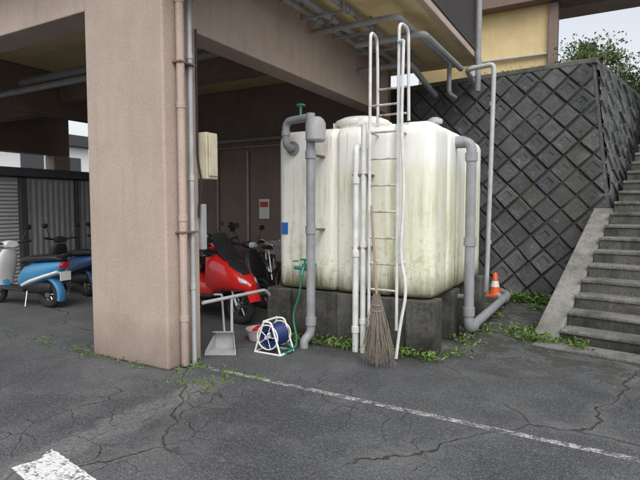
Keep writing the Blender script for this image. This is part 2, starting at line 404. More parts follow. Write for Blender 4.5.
# ------------------------------------------------------------ tank
T=empty('water_tank')
def tank_mesh():
    bm=bmesh.new(); cx,cy=-2.62,6.47; A,Bh,Rc=1.0,1.17,.13
    per=[]
    def face(p0,p1,nrm,npan):
        L=(Vector(p1)-Vector(p0)).length; N=npan*20
        for i in range(N):
            t=(i+.5)/N; x=p0[0]+(p1[0]-p0[0])*t; y=p0[1]+(p1[1]-p0[1])*t
            ph=(t*npan)%1.; dd=min(ph,1-ph)*L/npan
            edge=(t*npan<.45) or (t*npan>npan-.45)
            if edge: dd=.2
            g=.062*math.exp(-(dd/.027)**2)-.012*math.sin(math.pi*ph)
            per.append((x,y,nrm[0],nrm[1],g))
    def corner(c,a0):
        for i in range(9):
            a=a0+(i/8)*math.pi/2
            per.append((c[0]+Rc*math.cos(a),c[1]+Rc*math.sin(a),math.cos(a),math.sin(a),0))
    x0,x1,y0,y1=cx-A,cx+A,cy-Bh,cy+Bh
    face((x0+Rc,y0),(x1-Rc,y0),(0,-1),5); corner((x1-Rc,y0+Rc),-math.pi/2)
    face((x1,y0+Rc),(x1,y1-Rc),(1,0),5); corner((x1-Rc,y1-Rc),0)
    face((x1-Rc,y1),(x0+Rc,y1),(0,1),5); corner((x0+Rc,y1-Rc),math.pi/2)
    face((x0,y1-Rc),(x0,y0+Rc),(-1,0),5); corner((x0+Rc,y0+Rc),math.pi)
    prof=[(.615,.05,1),(.63,.02,1),(.67,0,1)]
    prof+=[(.67+i*.1,0,1) for i in range(1,17)]
    for i in range(0,8):
        a=i/7*math.pi/2; prof.append((2.40+.14*math.sin(a),.14*(1-math.cos(a)),1-.3*i/7))
    prof+=[(2.55,.26,.5),(2.565,.5,.0),(2.57,.85,0)]
    rings=[]
    for z,ins,gm in prof:
        rg=[]
        for x,y,nx,ny,g in per:
            o=ins+g*gm
            if ins>.17:
                fx=1-(ins-.0)/A; fy=1-(ins-.0)/Bh
                px=cx+(x-cx)*fx - nx*g*gm; py=cy+(y-cy)*fy-ny*g*gm
            else: px=x-nx*o; py=y-ny*o
            rg.append(bm.verts.new((px,py,z)))
        rings.append(rg)
    n=len(per)
    for i in range(len(rings)-1):
        for k in range(n):
            bm.faces.new((rings[i][k],rings[i][(k+1)%n],rings[i+1][(k+1)%n],rings[i+1][k]))
    bm.faces.new(rings[-1]); bm.faces.new(rings[0][::-1])
    return bm
fin(tank_mesh(),'shell',TANK,T,smooth=True,angle=60)
bm=bmesh.new()
cx,cy=-2.75,5.95
def lathe(bm,c,prof,seg=32,mi=0):
    rings=[]
    for r,z in prof: rings.append([bm.verts.new((c[0]+r*math.cos(2*math.pi*k/seg),c[1]+r*math.sin(2*math.pi*k/seg),c[2]+z)) for k in range(seg)])
    for i in range(len(rings)-1):
        for k in range(seg):
            f=bm.faces.new((rings[i][k],rings[i][(k+1)%seg],rings[i+1][(k+1)%seg],rings[i+1][k])); f.material_index=mi
    f=bm.faces.new(rings[-1]); f.material_index=mi; f=bm.faces.new(rings[0][::-1]); f.material_index=mi
lathe(bm,(cx,cy,2.55),[(.30,-.02),(.30,.07),(.34,.075),(.35,.10),(.34,.13),(.25,.17),(.12,.19),(.03,.193)])
for k in range(4):
    a=k*math.pi/2+.4; box(bm,cx+.33*math.cos(a)-.03,cx+.33*math.cos(a)+.03,cy+.33*math.sin(a)-.03,cy+.33*math.sin(a)+.03,2.60,2.67)
fin(bm,'manhole_lid',TANK,T,smooth=True)
bm=bmesh.new(); lathe(bm,(-2.1,6.9,2.56),[(.05,-.02),(.05,.18),(.10,.19),(.10,.24),(.04,.27)],20); fin(bm,'air_vent',LGPIPE,T,smooth=True)
bm=bmesh.new(); box(bm,-3.54,-3.45,5.283,5.305,1.28,1.42); fin(bm,'maker_label',LBLB,T)
bm=bmesh.new()
tube(bm,[(-3.36,5.34,2.32),(-3.36,5.12,2.32),(-3.36,5.12,2.62),(-2.95,5.0,2.62)],.045,14,fil=.09)
collar(bm,(-3.36,5.28,2.32),(0,1,0),.085,.04); collar(bm,(-3.36,5.12,2.48),(0,0,1),.054,.06)
tube(bm,[(-2.95,5.0,2.66),(-2.95,5.0,.16),(-3.0,4.93,.08),(-3.0,4.93,.0)],.052,14,fil=.08)
for z in (2.2,1.35,.30): collar(bm,(-2.95,5.0,z),(0,0,1),.063,.09)
fin(bm,'overflow_pipe',GPIPE,T,smooth=True)
bm=bmesh.new(); lathe(bm,(-2.88,4.99,2.34),[(.10,0),(.115,.02),(.115,.20),(.095,.24),(.06,.27)],20); fin(bm,'ball_tap_box',GREYPL,T,smooth=True)
bm=bmesh.new(); tube(bm,[(-3.1,5.03,2.62),(-3.1,5.03,2.76)],.014); torus(bm,(-3.1,5.03,2.77),.045,.009,axis='z'); tube(bm,[(-3.145,5.03,2.77),(-3.055,5.03,2.77)],.007); fin(bm,'gate_valve_wheel',TEAL,T,smooth=True)
bm=bmesh.new()
tube(bm,[(-2.42,5.34,2.27),(-2.42,5.08,2.27),(-2.42,5.08,0)],.036,12,fil=.06)
tube(bm,[(-2.33,5.08,2.5),(-2.33,5.08,0)],.030,12)
for z in (.25,1.1,1.9): collar(bm,(-2.42,5.08,z),(0,0,1),.045,.07); collar(bm,(-2.33,5.08,z+.1),(0,0,1),.038,.06)
fin(bm,'white_supply_pipes',WPIPE,T,smooth=True)
bm=bmesh.new()
tube(bm,[(-1.66,6.15,2.38),(-1.43,6.15,2.38),(-1.43,6.15,.14),(-1.43,8.95,.14),(-1.60,9.25,.14)],.060,16,fil=.13)
for p_,d in [((-1.56,6.15,2.38),(1,0,0)),((-1.43,6.15,2.2),(0,0,1)),((-1.43,6.15,.36),(0,0,1)),((-1.43,6.4,.14),(0,1,0)),((-1.43,8.6,.14),(0,1,0)),((-1.43,6.15,1.2),(0,0,1))]: collar(bm,p_,d,.072,.10)
tube(bm,[(-1.48,6.32,0.0),(-1.48,6.32,.5),(-1.64,6.32,.5)],.035,12,fil=.05)
fin(bm,'outlet_pipe',GPIPE,T,smooth=True)
bm=bmesh.new()
tube(bm,[(-1.83,9.15,.10),(-1.80,9.28,4.08),(-2.28,9.32,4.05),(-2.28,9.9,3.95)],.042,12,fil=.10)
for z in (1.0,2.2,3.4): collar(bm,(-1.82,9.16+.033*z,z),(0,0,1),.052,.07)
tube(bm,[(-1.83,9.14,.12),(-1.55,8.9,.12)],.042,12)
fin(bm,'riser_pipe',LGPIPE,T,smooth=True)
bm=bmesh.new(); tube(bm,[(-3.06,5.3,.92),(-3.06,5.02,.92),(-3.06,4.98,.82)],.02,10,fil=.03); lathe(bm,(-3.06,5.05,.90),[(.03,-.03),(.035,0),(.03,.05),(.012,.06),(.012,.1)],12)
tube(bm,[(-3.12,5.05,1.0),(-3.0,5.05,1.0)],.012); tube(bm,[(-3.2,5.05,.90),(-3.0,5.05,.90)],.022,10); torus(bm,(-3.17,5.03,.98),.03,.008,axis='z'); fin(bm,'tap_valves',TEAL,T,smooth=True)
bm=bmesh.new(); box(bm,-2.98,-2.92,5.02,5.30,1.34,1.36); box(bm,-2.98,-2.92,5.02,5.30,2.19,2.21); box(bm,-2.46,-2.29,5.06,5.30,1.15,1.17); box(bm,-2.46,-2.29,5.06,5.30,1.95,1.97); fin(bm,'pipe_supports',RUST,T)
# ladder
bm=bmesh.new()
XL,XR,YL=-2.25,-1.93,5.06
for x in (XL,XR):
    tube(bm,[(x,YL,.30),(x,YL,3.46),(x-.02,YL+.22,3.46),(x-.02,YL+.24,3.2)] if x==XL else [(x,YL,.30),(x,YL,3.50),(x+.02,YL+.22,3.50),(x+.02,YL+.26,2.54)],.017,10,fil=.09)
tube(bm,[(XL-.02,YL+.24,3.2),(XL-.02,YL+.26,2.54)],.017,10)
for z in (2.62,2.9): tube(bm,[(XL,YL+.24,z),(XR,YL+.24,z)],.012,8,mi=1)
for i in range(8): tube(bm,[(XL,YL,.72+i*.28),(XR,YL,.72+i*.28)],.012,8,mi=1)
for z in (1.0,2.4):
    for x in (XL,XR): tube(bm,[(x,YL,z),(x,5.32,z)],.012,8,mi=1)
fin(bm,'ladder',[WPIPE,RUSTW],None,smooth=True)
bm=bmesh.new()
tube(bm,[(-1.87,5.03,3.3),(-1.885,5.03,2.4),(-1.84,5.02,1.8),(-1.88,5.02,1.1),(-1.80,5.02,.75),(-1.87,5.0,.35),(-1.90,4.98,.02)],.017,10,fil=.35)
tube(bm,[(-1.87,5.03,3.3),(-1.93,5.04,3.3)],.017,8)
fin(bm,'white_drain_hose',WPIPE,None,smooth=True)
# broom
bm=bmesh.new()
top=Vector((-2.20,5.00,1.62)); nk=Vector((-2.02,4.74,.68)); ft=Vector((-1.97,4.66,.0))
tube(bm,[top,nk,nk+(ft-nk)*.15],.014,8,mi=1)
ax=(ft-nk).normalized()
for i in range(380):
    a=random.uniform(0,6.28); r0=random.uniform(0,.035); r1=random.uniform(0.0,.19)
    u=Vector((math.cos(a),math.sin(a)*.7,0))
    L=random.uniform(.68,1.0)
    e=nk+(ft-nk)*L+u*r1+Vector((random.gauss(0,.018),random.gauss(0,.01),0)); e.z=max(e.z,.01+random.random()*.05)
    mid=nk+(ft-nk)*.45*L+u*(r0*.6+r1*.42)+Vector((random.gauss(0,.018),random.gauss(0,.018),0))
    tube(bm,[nk+u*r0+Vector((0,0,random.uniform(-.05,.06))),mid,e],.003,4,rads=[.0035,.0028,.0012],caps=False)
torus(bm,nk+ax*.06,.042,.007,16,6,1,'z'); torus(bm,nk+ax*.12,.05,.007,16,6,1,'z')
fin(bm,'twig_broom',[TWIG,BAMB],None)
# hose reel
bm=bmesh.new(); RC=Vector((-3.20,4.62,0))
def P(x,y,z): return RC+Vector((x,y,z))
for yy in (-.13,.13):
    tube(bm,[P(-.17,yy,.01),P(-.05,yy,.36),P(.05,yy,.36),P(.17,yy,.01)],.011,8,fil=.04)
    tube(bm,[P(-.17,yy,.012),P(.17,yy,.012)],.011,8)
    lathe_c=P(0,yy,.19)
    torus(bm,lathe_c,.135,.008,28,8,0,'y')
    for k in range(5):
        a=k*1.2566; tube(bm,[lathe_c,lathe_c+Vector((.13*math.cos(a),0,.13*math.sin(a)))],.005,6)
tube(bm,[P(-.05,-.13,.36),P(-.05,.13,.36)],.012,8);tube(bm,[P(.17,-.13,.012),P(.17,.13,.012)],.012,8);tube(bm,[P(-.17,-.13,.012),P(-.17,.13,.012)],.012,8)
tube(bm,[P(0,-.16,.19),P(0,.16,.19)],.02,8)
for L,rr in enumerate((.07,.092,.112)):
    for k in range(11): torus(bm,P(0,-.11+k*.022+(L%2)*.008,.19),rr,.011,24,6,1,'y')
tube(bm,[P(0,-.16,.19),P(.06,-.17,.25),P(.06,-.21,.25)],.009,6)
fin(bm,'hose_reel',[WHT,BLHOSE],None,smooth=True)
bm=bmesh.new()
tube(bm,[(-3.06,4.98,.83),(-3.07,4.95,.6),(-3.16,4.93,.35),(-3.05,4.86,.12),(-3.0,4.75,.03),(-3.15,4.68,.02),(-3.05,4.5,.02),(-2.98,4.7,.02),(-3.12,4.74,.1)],.011,8,fil=.12)
fin(bm,'green_garden_hose',GRHOSE,None,smooth=True)
# shallow plastic basin with a cloth/sponge in it
bm=bmesh.new()
lathe(bm,(-3.64,4.96,0),[(.12,0.0),(.135,.01),(.165,.13),(.175,.135),(.175,.145),(.160,.142),(.13,.03),(.05,.028)],28,0)
loft(bm,[((-3.74,4.96,.10),.04,.03),((-3.68,4.96,.13),.08,.04),((-3.60,4.95,.13),.07,.045),((-3.55,4.95,.11),.03,.02)],mi=1)
fin(bm,'plastic_basin',[PALEPL,REDL],None,smooth=True)
# dustpan
bm=bmesh.new()
c=Vector((-3.70,4.34,0))
d=Vector((.87,.49,0)); n_=Vector((.49,-.87,0))
def W(s_,t_,z): v=c+d*s_+n_*t_; return (v.x,v.y,z)
A_=[W(-.17,.16,.005),W(.17,.16,.005),W(.11,-.10,.012),W(-.11,-.10,.012)]
def quad(bm,p):
    vs=[bm.verts.new(v) for v in p]; return bm.faces.new(vs)
quad(bm,A_); quad(bm,[A_[1],A_[2],W(.10,-.13,.20),W(.165,.13,.05)]); quad(bm,[A_[0],W(-.165,.13,.05),W(-.10,-.13,.20),A_[3]])
quad(bm,[A_[2],A_[3],W(-.10,-.13,.20),W(.10,-.13,.20)])
quad(bm,[W(-.10,-.13,.2),W(.10,-.13,.2),W(.12,-.02,.22),W(-.12,-.02,.22)])
me_=fin(bm,'dustpan',GREYPL,None); md=me_.modifiers.new('s','SOLIDIFY'); md.thickness=.008
bm=bmesh.new(); tube(bm,[W(0,-.10,.2),W(-.03,-.13,.62)],.012,8); tube(bm,[W(-.03,-.13,.62),W(-.12,-.13,.62)],.012,8)
h_=fin(bm,'handle',GREYPL,me_,smooth=True)
bm=bmesh.new(); tube(bm,[(-3.70,4.03,.60),(-3.70,5.15,.58),(-3.70,5.25,.50)],.020,10,fil=.05); tube(bm,[(-3.70,4.5,.59),(-3.70,4.5,0)],.016,8)
fin(bm,'low_pipe_rail',LGPIPE,None,smooth=True)
# cone
bm=bmesh.new(); cc=(-1.66,9.02,0.0)
box(bm,cc[0]-.13,cc[0]+.13,cc[1]-.13,cc[1]+.13,.10,.125)
lathe(bm,(cc[0],cc[1],.126),[(.10,0),(.075,.13)],20); lathe(bm,(cc[0],cc[1],.257),[(.075,0),(.055,.10)],20,1); lathe(bm,(cc[0],cc[1],.358),[(.055,0),(.03,.13),(.02,.14)],20)
fin(bm,'traffic_cone',[ORNG,WHT],None,smooth=True)
part('concrete_block',CONC,[(-1.86,-1.50+.0,8.86,9.22,.0,.098)],None)
# ------------------------------------------------------------ retaining wall
RW=empty('retaining_wall')
C0=Vector((.16,9.15,0)); bt=.14; HW=4.0
D1=Vector((-.9925,.122,0)); N1=Vector((-.122,-.9925,0)); D2=Vector((.208,.978,0)); N2=Vector((.978,-.208,0))
def wallface(name,D,N,L,z0=0):
    bm=bmesh.new()
    g=.225; vl=bm.verts.layers.float.new('var')
    rows=int(HW/g)+3; cols=int(L/g)+4
    for i in range(-2,cols):
        for j in range(-1,rows):
            if (i+j)%2: continue
            cs,cz=i*g,j*g; var=random.random()**1.3; out=random.uniform(.028,.062); tx=random.uniform(-.05,.05); tz=random.uniform(-.03,.13)
            o=g*.975; inn=g*.84
            def pt(ds,dz,n): 
                v=bm.verts.new((cs+ds,cz+dz,n)); v[vl]=var; return v
            jt=lambda: random.uniform(-.009,.009)
            a=[pt(o+jt(),jt(),0),pt(jt(),o+jt(),0),pt(-o+jt(),jt(),0),pt(jt(),-o+jt(),0)]
            b=[pt(inn+jt(),0,out+tx*inn),pt(0,inn+jt(),out-tz*inn*1.3),pt(-inn+jt(),0,out-tx*inn),pt(0,-inn+jt(),out+tz*inn*1.3)]
            i2=inn*random.uniform(.50,.68); dp=random.uniform(-.004,.018)
            cpt=[pt(i2,0,out+tx*i2),pt(0,i2,out-tz*i2*1.3),pt(-i2,0,out-tx*i2),pt(0,-i2,out+tz*i2*1.3)]
            i3=i2-.02
            dpt=[pt(i3,0,out+tx*i3-dp),pt(0,i3,out-tz*i3*1.3-dp),pt(-i3,0,out-tx*i3-dp),pt(0,-i3,out+tz*i3*1.3-dp)]
            for k in range(4):
                k2=(k+1)%4
                bm.faces.new((a[k],a[k2],b[k2],b[k])); bm.faces.new((b[k],b[k2],cpt[k2],cpt[k])); bm.faces.new((cpt[k],cpt[k2],dpt[k2],dpt[k]))
            bm.faces.new(dpt)
    def cut(co,no):
        bmesh.ops.bisect_plane(bm,geom=bm.verts[:]+bm.edges[:]+bm.faces[:],plane_co=co,plane_no=no,clear_outer=True)
    cut((0,HW,0),(0,1,0)); cut((0,z0-.02,0),(0,-1,0)); cut((0.0,0,0),Vector((-1,bt,0)).normalized()); cut((L,0,0),(1,0,0))
    for v in bm.verts:
        s_,z,n=v.co; v.co=C0+D*s_-N*(bt*z)+Vector((0,0,z))+N*n
    fin(bm,name,BLOCK,RW)
wallface('blocks_front',D1,N1,4.6); wallface('blocks_side',D2,N2,8.)
bm=bmesh.new()
def wp(D,N,s_,z,n): return C0+D*s_-N*(bt*z)+Vector((0,0,z))+N*n
for D,N,L in ((D1,N1,4.6),(D2,N2,8.)):
    bm.faces.new([bm.verts.new(wp(D,N,*v)) for v in [(0,0,.010),(L,0,.010),(L,HW,.010),(bt*HW,HW,.010)]])
fin(bm,'mortar_backing',MORT,RW)
bm=bmesh.new(); tube(bm,[C0+Vector((0.0,0.01,-.05)),C0+Vector((-.856,1.2,0))*bt*HW+Vector((0,0,HW))],.05,8); fin(bm,'corner_mortar',BLOCK,RW,smooth=True)
bm=bmesh.new(); ct=C0+Vector((-.856,1.2,0))*bt*HW
def cop(bm,D,N,a,L,z0,z1,w0,w1):
    vs=[]
    for z in (z0,z1):
        for (s_,n) in ((a,w0),(L,w0),(L,-w1),(a,-w1)):
            v=ct+D*s_+N*n; vs.append(bm.verts.new((v.x,v.y,z)))
    for f in [(0,3,2,1),(4,5,6,7),(0,1,5,4),(1,2,6,5),(2,3,7,6),(3,0,4,7)]: bm.faces.new([vs[i] for i in f])
cop(bm,D1,N1,-.08,4.2,HW+.002,HW+.09,.08,.35); cop(bm,D2,N2,.36,7.5,HW+.002,HW+.085,.08,.35)
fin(bm,'coping',CONCD,RW,bev=.015)
bm=bmesh.new()
pts=[ct+D1*4.2-N1*.2,ct-N1*.2-N2*.2,ct+D2*7.4-N2*.2,Vector((4,60,0)),Vector((-13,60,0)),Vector((-13,10.3,0)),Vector((-4,10.3,0))]
vs=[bm.verts.new((p_.x,p_.y,4.04)) for p_ in pts]; vb=[bm.verts.new((p_.x,p_.y,-.1)) for p_ in pts]
bm.faces.new(vs)
for i in range(len(pts)): bm.faces.new((vs[i],vs[(i+1)%len(pts)],vb[(i+1)%len(pts)],vb[i]))
fin(bm,'terrace_ground',SOIL)
# ------------------------------------------------------------ stairs
ST=empty('stone_stairs')
SD=Vector((.208,.978,0)); SX=Vector((.978,-.208,0)); S0=Vector((-.46,6.58,0)); rise,tread=.17,.28
def sbox(bm,a0,a1,s0,s1,z0,z1):
    vs=[]
    for z in (z0,z1):
        for (a,s_) in ((a0,s0),(a1,s0),(a1,s1),(a0,s1)):
            v=S0+SX*a+SD*s_; vs.append(bm.verts.new((v.x,v.y,z)))
    for f in [(0,3,2,1),(4,5,6,7),(0,1,5,4),(1,2,6,5),(2,3,7,6),(3,0,4,7)]: bm.faces.new([vs[i] for i in f])
bm=bmesh.new(); bm2=bmesh.new()
for i in range(24):
    j=random.uniform(-.006,.006)
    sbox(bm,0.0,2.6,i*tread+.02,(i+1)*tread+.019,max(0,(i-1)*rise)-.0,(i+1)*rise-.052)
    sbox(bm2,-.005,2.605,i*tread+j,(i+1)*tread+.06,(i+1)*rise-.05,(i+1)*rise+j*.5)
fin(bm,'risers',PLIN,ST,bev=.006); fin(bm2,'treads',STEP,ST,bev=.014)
bm=bmesh.new(); sbox(bm,0,2.6,24*tread+.07,24*tread+8,3.2,24*rise-.006); fin(bm,'top_landing',STEP,ST)
def wedge(bm,a0,a1,s0,s1,zs0,zs1,base=0):
    P_=[(a0,s0,zs0),(a1,s0,zs0),(a1,s1,zs1),(a0,s1,zs1)]
    t=[];b=[]
    for a,s_,z in P_:
        v=S0+SX*a+SD*s_; t.append(bm.verts.new((v.x,v.y,z))); b.append(bm.verts.new((v.x,v.y,base)))
    bm.faces.new(t); bm.faces.new(b[::-1])
    for i in range(4): bm.faces.new((t[i],b[i],b[(i+1)%4],t[(i+1)%4]))
bm=bmesh.new(); wedge(bm,-.30,-.008,-.05,2.62,.06,1.60); fin(bm,'left_stringer',COPE,ST,bev=.012)
bm=bmesh.new(); wedge(bm,2.61,2.9,-.05,6.7,.12,4.2); fin(bm,'right_stringer',COPE,ST,bev=.012)
bm=bmesh.new(); sbox(bm,-.2,3.4,-.36,-.03,.0,.03); fin(bm,'stair_foot_slab',STEP,ST,bev=.008)
# ------------------------------------------------------------ annex on terrace
AN=empty('terrace_annex_building')
part('yellow_wall',CREAM,[(-3.8,-1.15,11.2,11.4,4.05,6.2)],AN)
part('brown_column',PINKD,[(-1.148,-.98,11.1,11.4,4.05,5.6)],AN)
part('white_column',WPIPE,[(-2.62,-2.50,11.05,11.19,4.05,6.2)],AN)
part('fascia_beam',PINKD,[(-3.8,2.6,10.9,11.6,5.62,6.5)],AN)
part('roof_slab',PINK,[(-3.9,2.8,10.7,15,6.51,6.8)],AN)
part('far_wall',PINK,[(-.7,-.35,12.8,13.0,4.05,5.2)],AN)
part('sill_rail',LGPIPE,[(-2.49,-1.16,11.12,11.18,4.62,4.66)],AN)
# ------------------------------------------------------------ vehicles
def wheel(bm,c,R,w,mt=0,mh=1):
    torus(bm,c,R-w,w,32,10,mt,'y'); torus(bm,c,R-w*1.9,.014,28,6,mh,'y')
    for k in range(6):
        a=k*math.pi/3; c_=Vector(c); tube(bm,[c_,c_+Vector((math.cos(a),0,math.sin(a)))*(R-w*1.9)],.013,6,mi=mh)
    tube(bm,[Vector(c)+Vector((0,-.05,0)),Vector(c)+Vector((0,.05,0))],.05,14,mi=mh)
def fender(bm,c,R,w,a0,a1,mi=0):
    prev=None; N=12
    for i in range(N+1):
        a=rad(a0+(a1-a0)*i/N); r=[]
        for (yy,dr) in ((-w,-.04),(-w*.8,0),(0,.015),(w*.8,0),(w,-.04)):
            r.append(bm.verts.new((c[0]+(R+dr)*math.cos(a),yy,c[2]+(R+dr)*math.sin(a))))
        if prev:
            for k in range(4):
                f=bm.faces.new((prev[k],prev[k+1],r[k+1],r[k])); f.material_index=mi
        prev=r
def scooter(name,loc,rz,body,shield,maxi=False,seatm=DARK,scale=1.):
    E=empty(name,loc,rz); E.scale=(scale,)*3
    bm=bmesh.new(); Rw=.25 if maxi else .22
    fx,rx=(.74,-.68) if maxi else (.62,-.58)
    wheel(bm,(fx,0,Rw),Rw,.052); wheel(bm,(rx,0,Rw),Rw,.058)
    tube(bm,[(fx,.07,Rw),(fx-.16,.06,.62)],.02,8,mi=1); tube(bm,[(fx,-.07,Rw),(fx-.16,-.06,.62)],.02,8,mi=1)
    tube(bm,[(rx,-.14,.26),(rx+.1,-.15,.24),(rx+.45,-.14,.2)],.035,10,mi=1,rads=[.05,.05,.02])
    tube(bm,[(rx-.25,-.15,.36),(rx+.1,-.15,.27)],.055,12,mi=1)
    fin(bm,'wheels_fork_exhaust',[RUB,CHR],E,smooth=True)
    bm=bmesh.new(); loft(bm,[((rx-.1,0,.33),.08,.08),((rx+.1,0,.34),.12,.12),((-.15,0,.32),.12,.11),((0,0,.30),.1,.05)]); 
    loft(bm,[((-.18,0,.28),.17,.03),((.30,0,.28),.17,.03),((.42,0,.30),.14,.03)]); fin(bm,'engine_and_floor',DARK,E,smooth=True)
    bm=bmesh.new()
    if maxi:
        loft(bm,[((-1.0,0,.80),.05,.03),((-.9,0,.76),.13,.08),((-.65,0,.66),.19,.15),((-.3,0,.56),.22,.2),((0,0,.46),.21,.18),((.2,0,.42),.19,.15),((.42,0,.46),.20,.20)])
        loft(bm,[((.30,0,.62),.20,.27),((.45,0,.64),.245,.28),((.66,0,.62),.22,.19),((.86,0,.55),.15,.11),((.99,0,.50),.06,.05)],pw=3)
        fender(bm,(fx,0,Rw),.31,.09,15,165)
    else:
        loft(bm,[((-.92,0,.70),.06,.05),((-.82,0,.66),.12,.10),((-.6,0,.60),.17,.15),((-.35,0,.54),.185,.19),((-.15,0,.48),.165,.19),((-.04,0,.42),.13,.13)])
        fender(bm,(fx,0,Rw),.275,.075,10,165); fender(bm,(rx,0,Rw),.28,.07,95,200)
    b_=fin(bm,'body_panels',body,E,smooth=True)
    if not maxi:
        bm=bmesh.new(); loft(bm,[((-.86,0,.60),.115,.035),((-.6,0,.52),.175,.045),((-.35,0,.44),.190,.05),((-.12,0,.36),.15,.05)]); fin(bm,'lower_side_trim',DARK if body is not BLUE else WHT,E,smooth=True)
    else:
        bm=bmesh.new(); loft(bm,[((-.3,0,.40),.235,.03),((.1,0,.33),.225,.04),((.42,0,.36),.222,.05),((.60,0,.44),.225,.03)]); fin(bm,'lower_side_trim',DARK,E,smooth=True)
    bm=bmesh.new()
    loft(bm,[((.46,0,.27),.05,.15),((.48,0,.42),.075,.19),((.42,0,.62),.085,.20),((.36,0,.80),.075,.17),((.31,0,.92),.05,.10)] if not maxi else [((.30,0,.35),.07,.18),((.30,0,.6),.08,.2),((.28,0,.86),.08,.17)],'z')
    loft(bm,[((.36,0,1.0),.05,.05),((.30,0,1.0),.12,.065),((.22,0,1.0),.10,.05)])
    fin(bm,'leg_shield_and_headset',shield,E,smooth=True)
    bm=bmesh.new()
    loft(bm,[((-.92,0,.80),.06,.03),((-.8,0,.815),.12,.05),((-.5,0,.80),.155,.06),((-.2,0,.77),.15,.06),((-.05,0,.74),.10,.05)] if not maxi else [((-.98,0,.90),.06,.03),((-.8,0,.90),.14,.06),((-.5,0,.84),.17,.07),((-.38,0,.79),.17,.07),((-.1,0,.76),.16,.07),((.08,0,.70),.10,.05)])
    tube(bm,[(.22,-.33,1.04),(.30,-.12,1.01),(.30,.12,1.01),(.22,.33,1.04)],.016,8,fil=.06)
    tube(bm,[(.22,-.34,1.04),(.24,-.24,1.035)],.022,8); tube(bm,[(.22,.34,1.04),(.24,.24,1.035)],.022,8)
    for sy in (-1,1):
        tube(bm,[(.27,sy*.2,1.03),(.25,sy*.25,1.16),(.24,sy*.29,1.24)],.007,6)
        loft(bm,[((.225,sy*.31,1.27),.03,.03),((.235,sy*.31,1.27),.06,.045),((.25,sy*.31,1.27),.05,.035)],n=14)
    tube(bm,[(-.86,-.1,.84),(-1.0,-.08,.88),(-1.0,.08,.88),(-.86,.1,.84)],.012,8,fil=.04)
    fin(bm,'seat_bars_mirrors',seatm,E,smooth=True)
    bm=bmesh.new()
    if maxi:
        loft(bm,[((.62,0,.84),.15,.02),((.45,0,.98),.17,.015),((.34,0,1.16),.13,.012)])
        loft(bm,[((.52,0,.80),.16,.06),((.70,0,.77),.14,.035),((.86,0,.64),.08,.03)])
        fin(bm,'windscreen',GLASS,E,smooth=True); bm=bmesh.new()
        for sy in(-1,1): loft(bm,[((.80,sy*.11,.62),.05,.04),((.90,sy*.09,.58),.045,.03),((.95,sy*.07,.56),.02,.015)])
    else: loft(bm,[((.33,0,1.0),.07,.055),((.40,0,1.0),.065,.05),((.43,0,1.0),.04,.03)])
    fin(bm,'headlight',LENS,E,smooth=True)
    bm=bmesh.new(); loft(bm,[((-.95,0,.70),.07,.04),((-.90,0,.70),.09,.05)] if not maxi else [((-1.03,0,.78),.1,.03),((-.95,0,.78),.12,.04)]); fin(bm,'tail_light',REDL,E,smooth=True)
    bm=bmesh.new(); box(bm,-.935,-.925,-.1,.1,.46,.60); fin(bm,'number_plate',SIGNW,E)
    bm=bmesh.new(); tube(bm,[(-.2,.1,.26),(-.22,.16,.02)],.012,6); fin(bm,'side_stand',CHR,E)
    return E
scooter('motor_scooter',(-8.35,4.85,0),rad(180+8),BLUE,WHT,seatm=DARK)
scooter('motor_scooter',(-8.75,5.95,0),rad(180-5),NAVY,DARK,seatm=DARK)
scooter('motor_scooter',(-8.95,7.0,0),rad(180-2),SILV,SILV,seatm=DARK)
scooter('maxi_scooter',(-5.15,5.62,0),rad(-8),RED,RED,maxi=True,scale=1.06)
scooter('motor_scooter',(-5.35,6.7,0),rad(-12),DARK,DARK)
scooter('motor_scooter',(-6.5,7.5,0),rad(-35),SILV,WHT)
scooter('motor_scooter',(-7.6,8.5,0),rad(-60),RED,DARK)
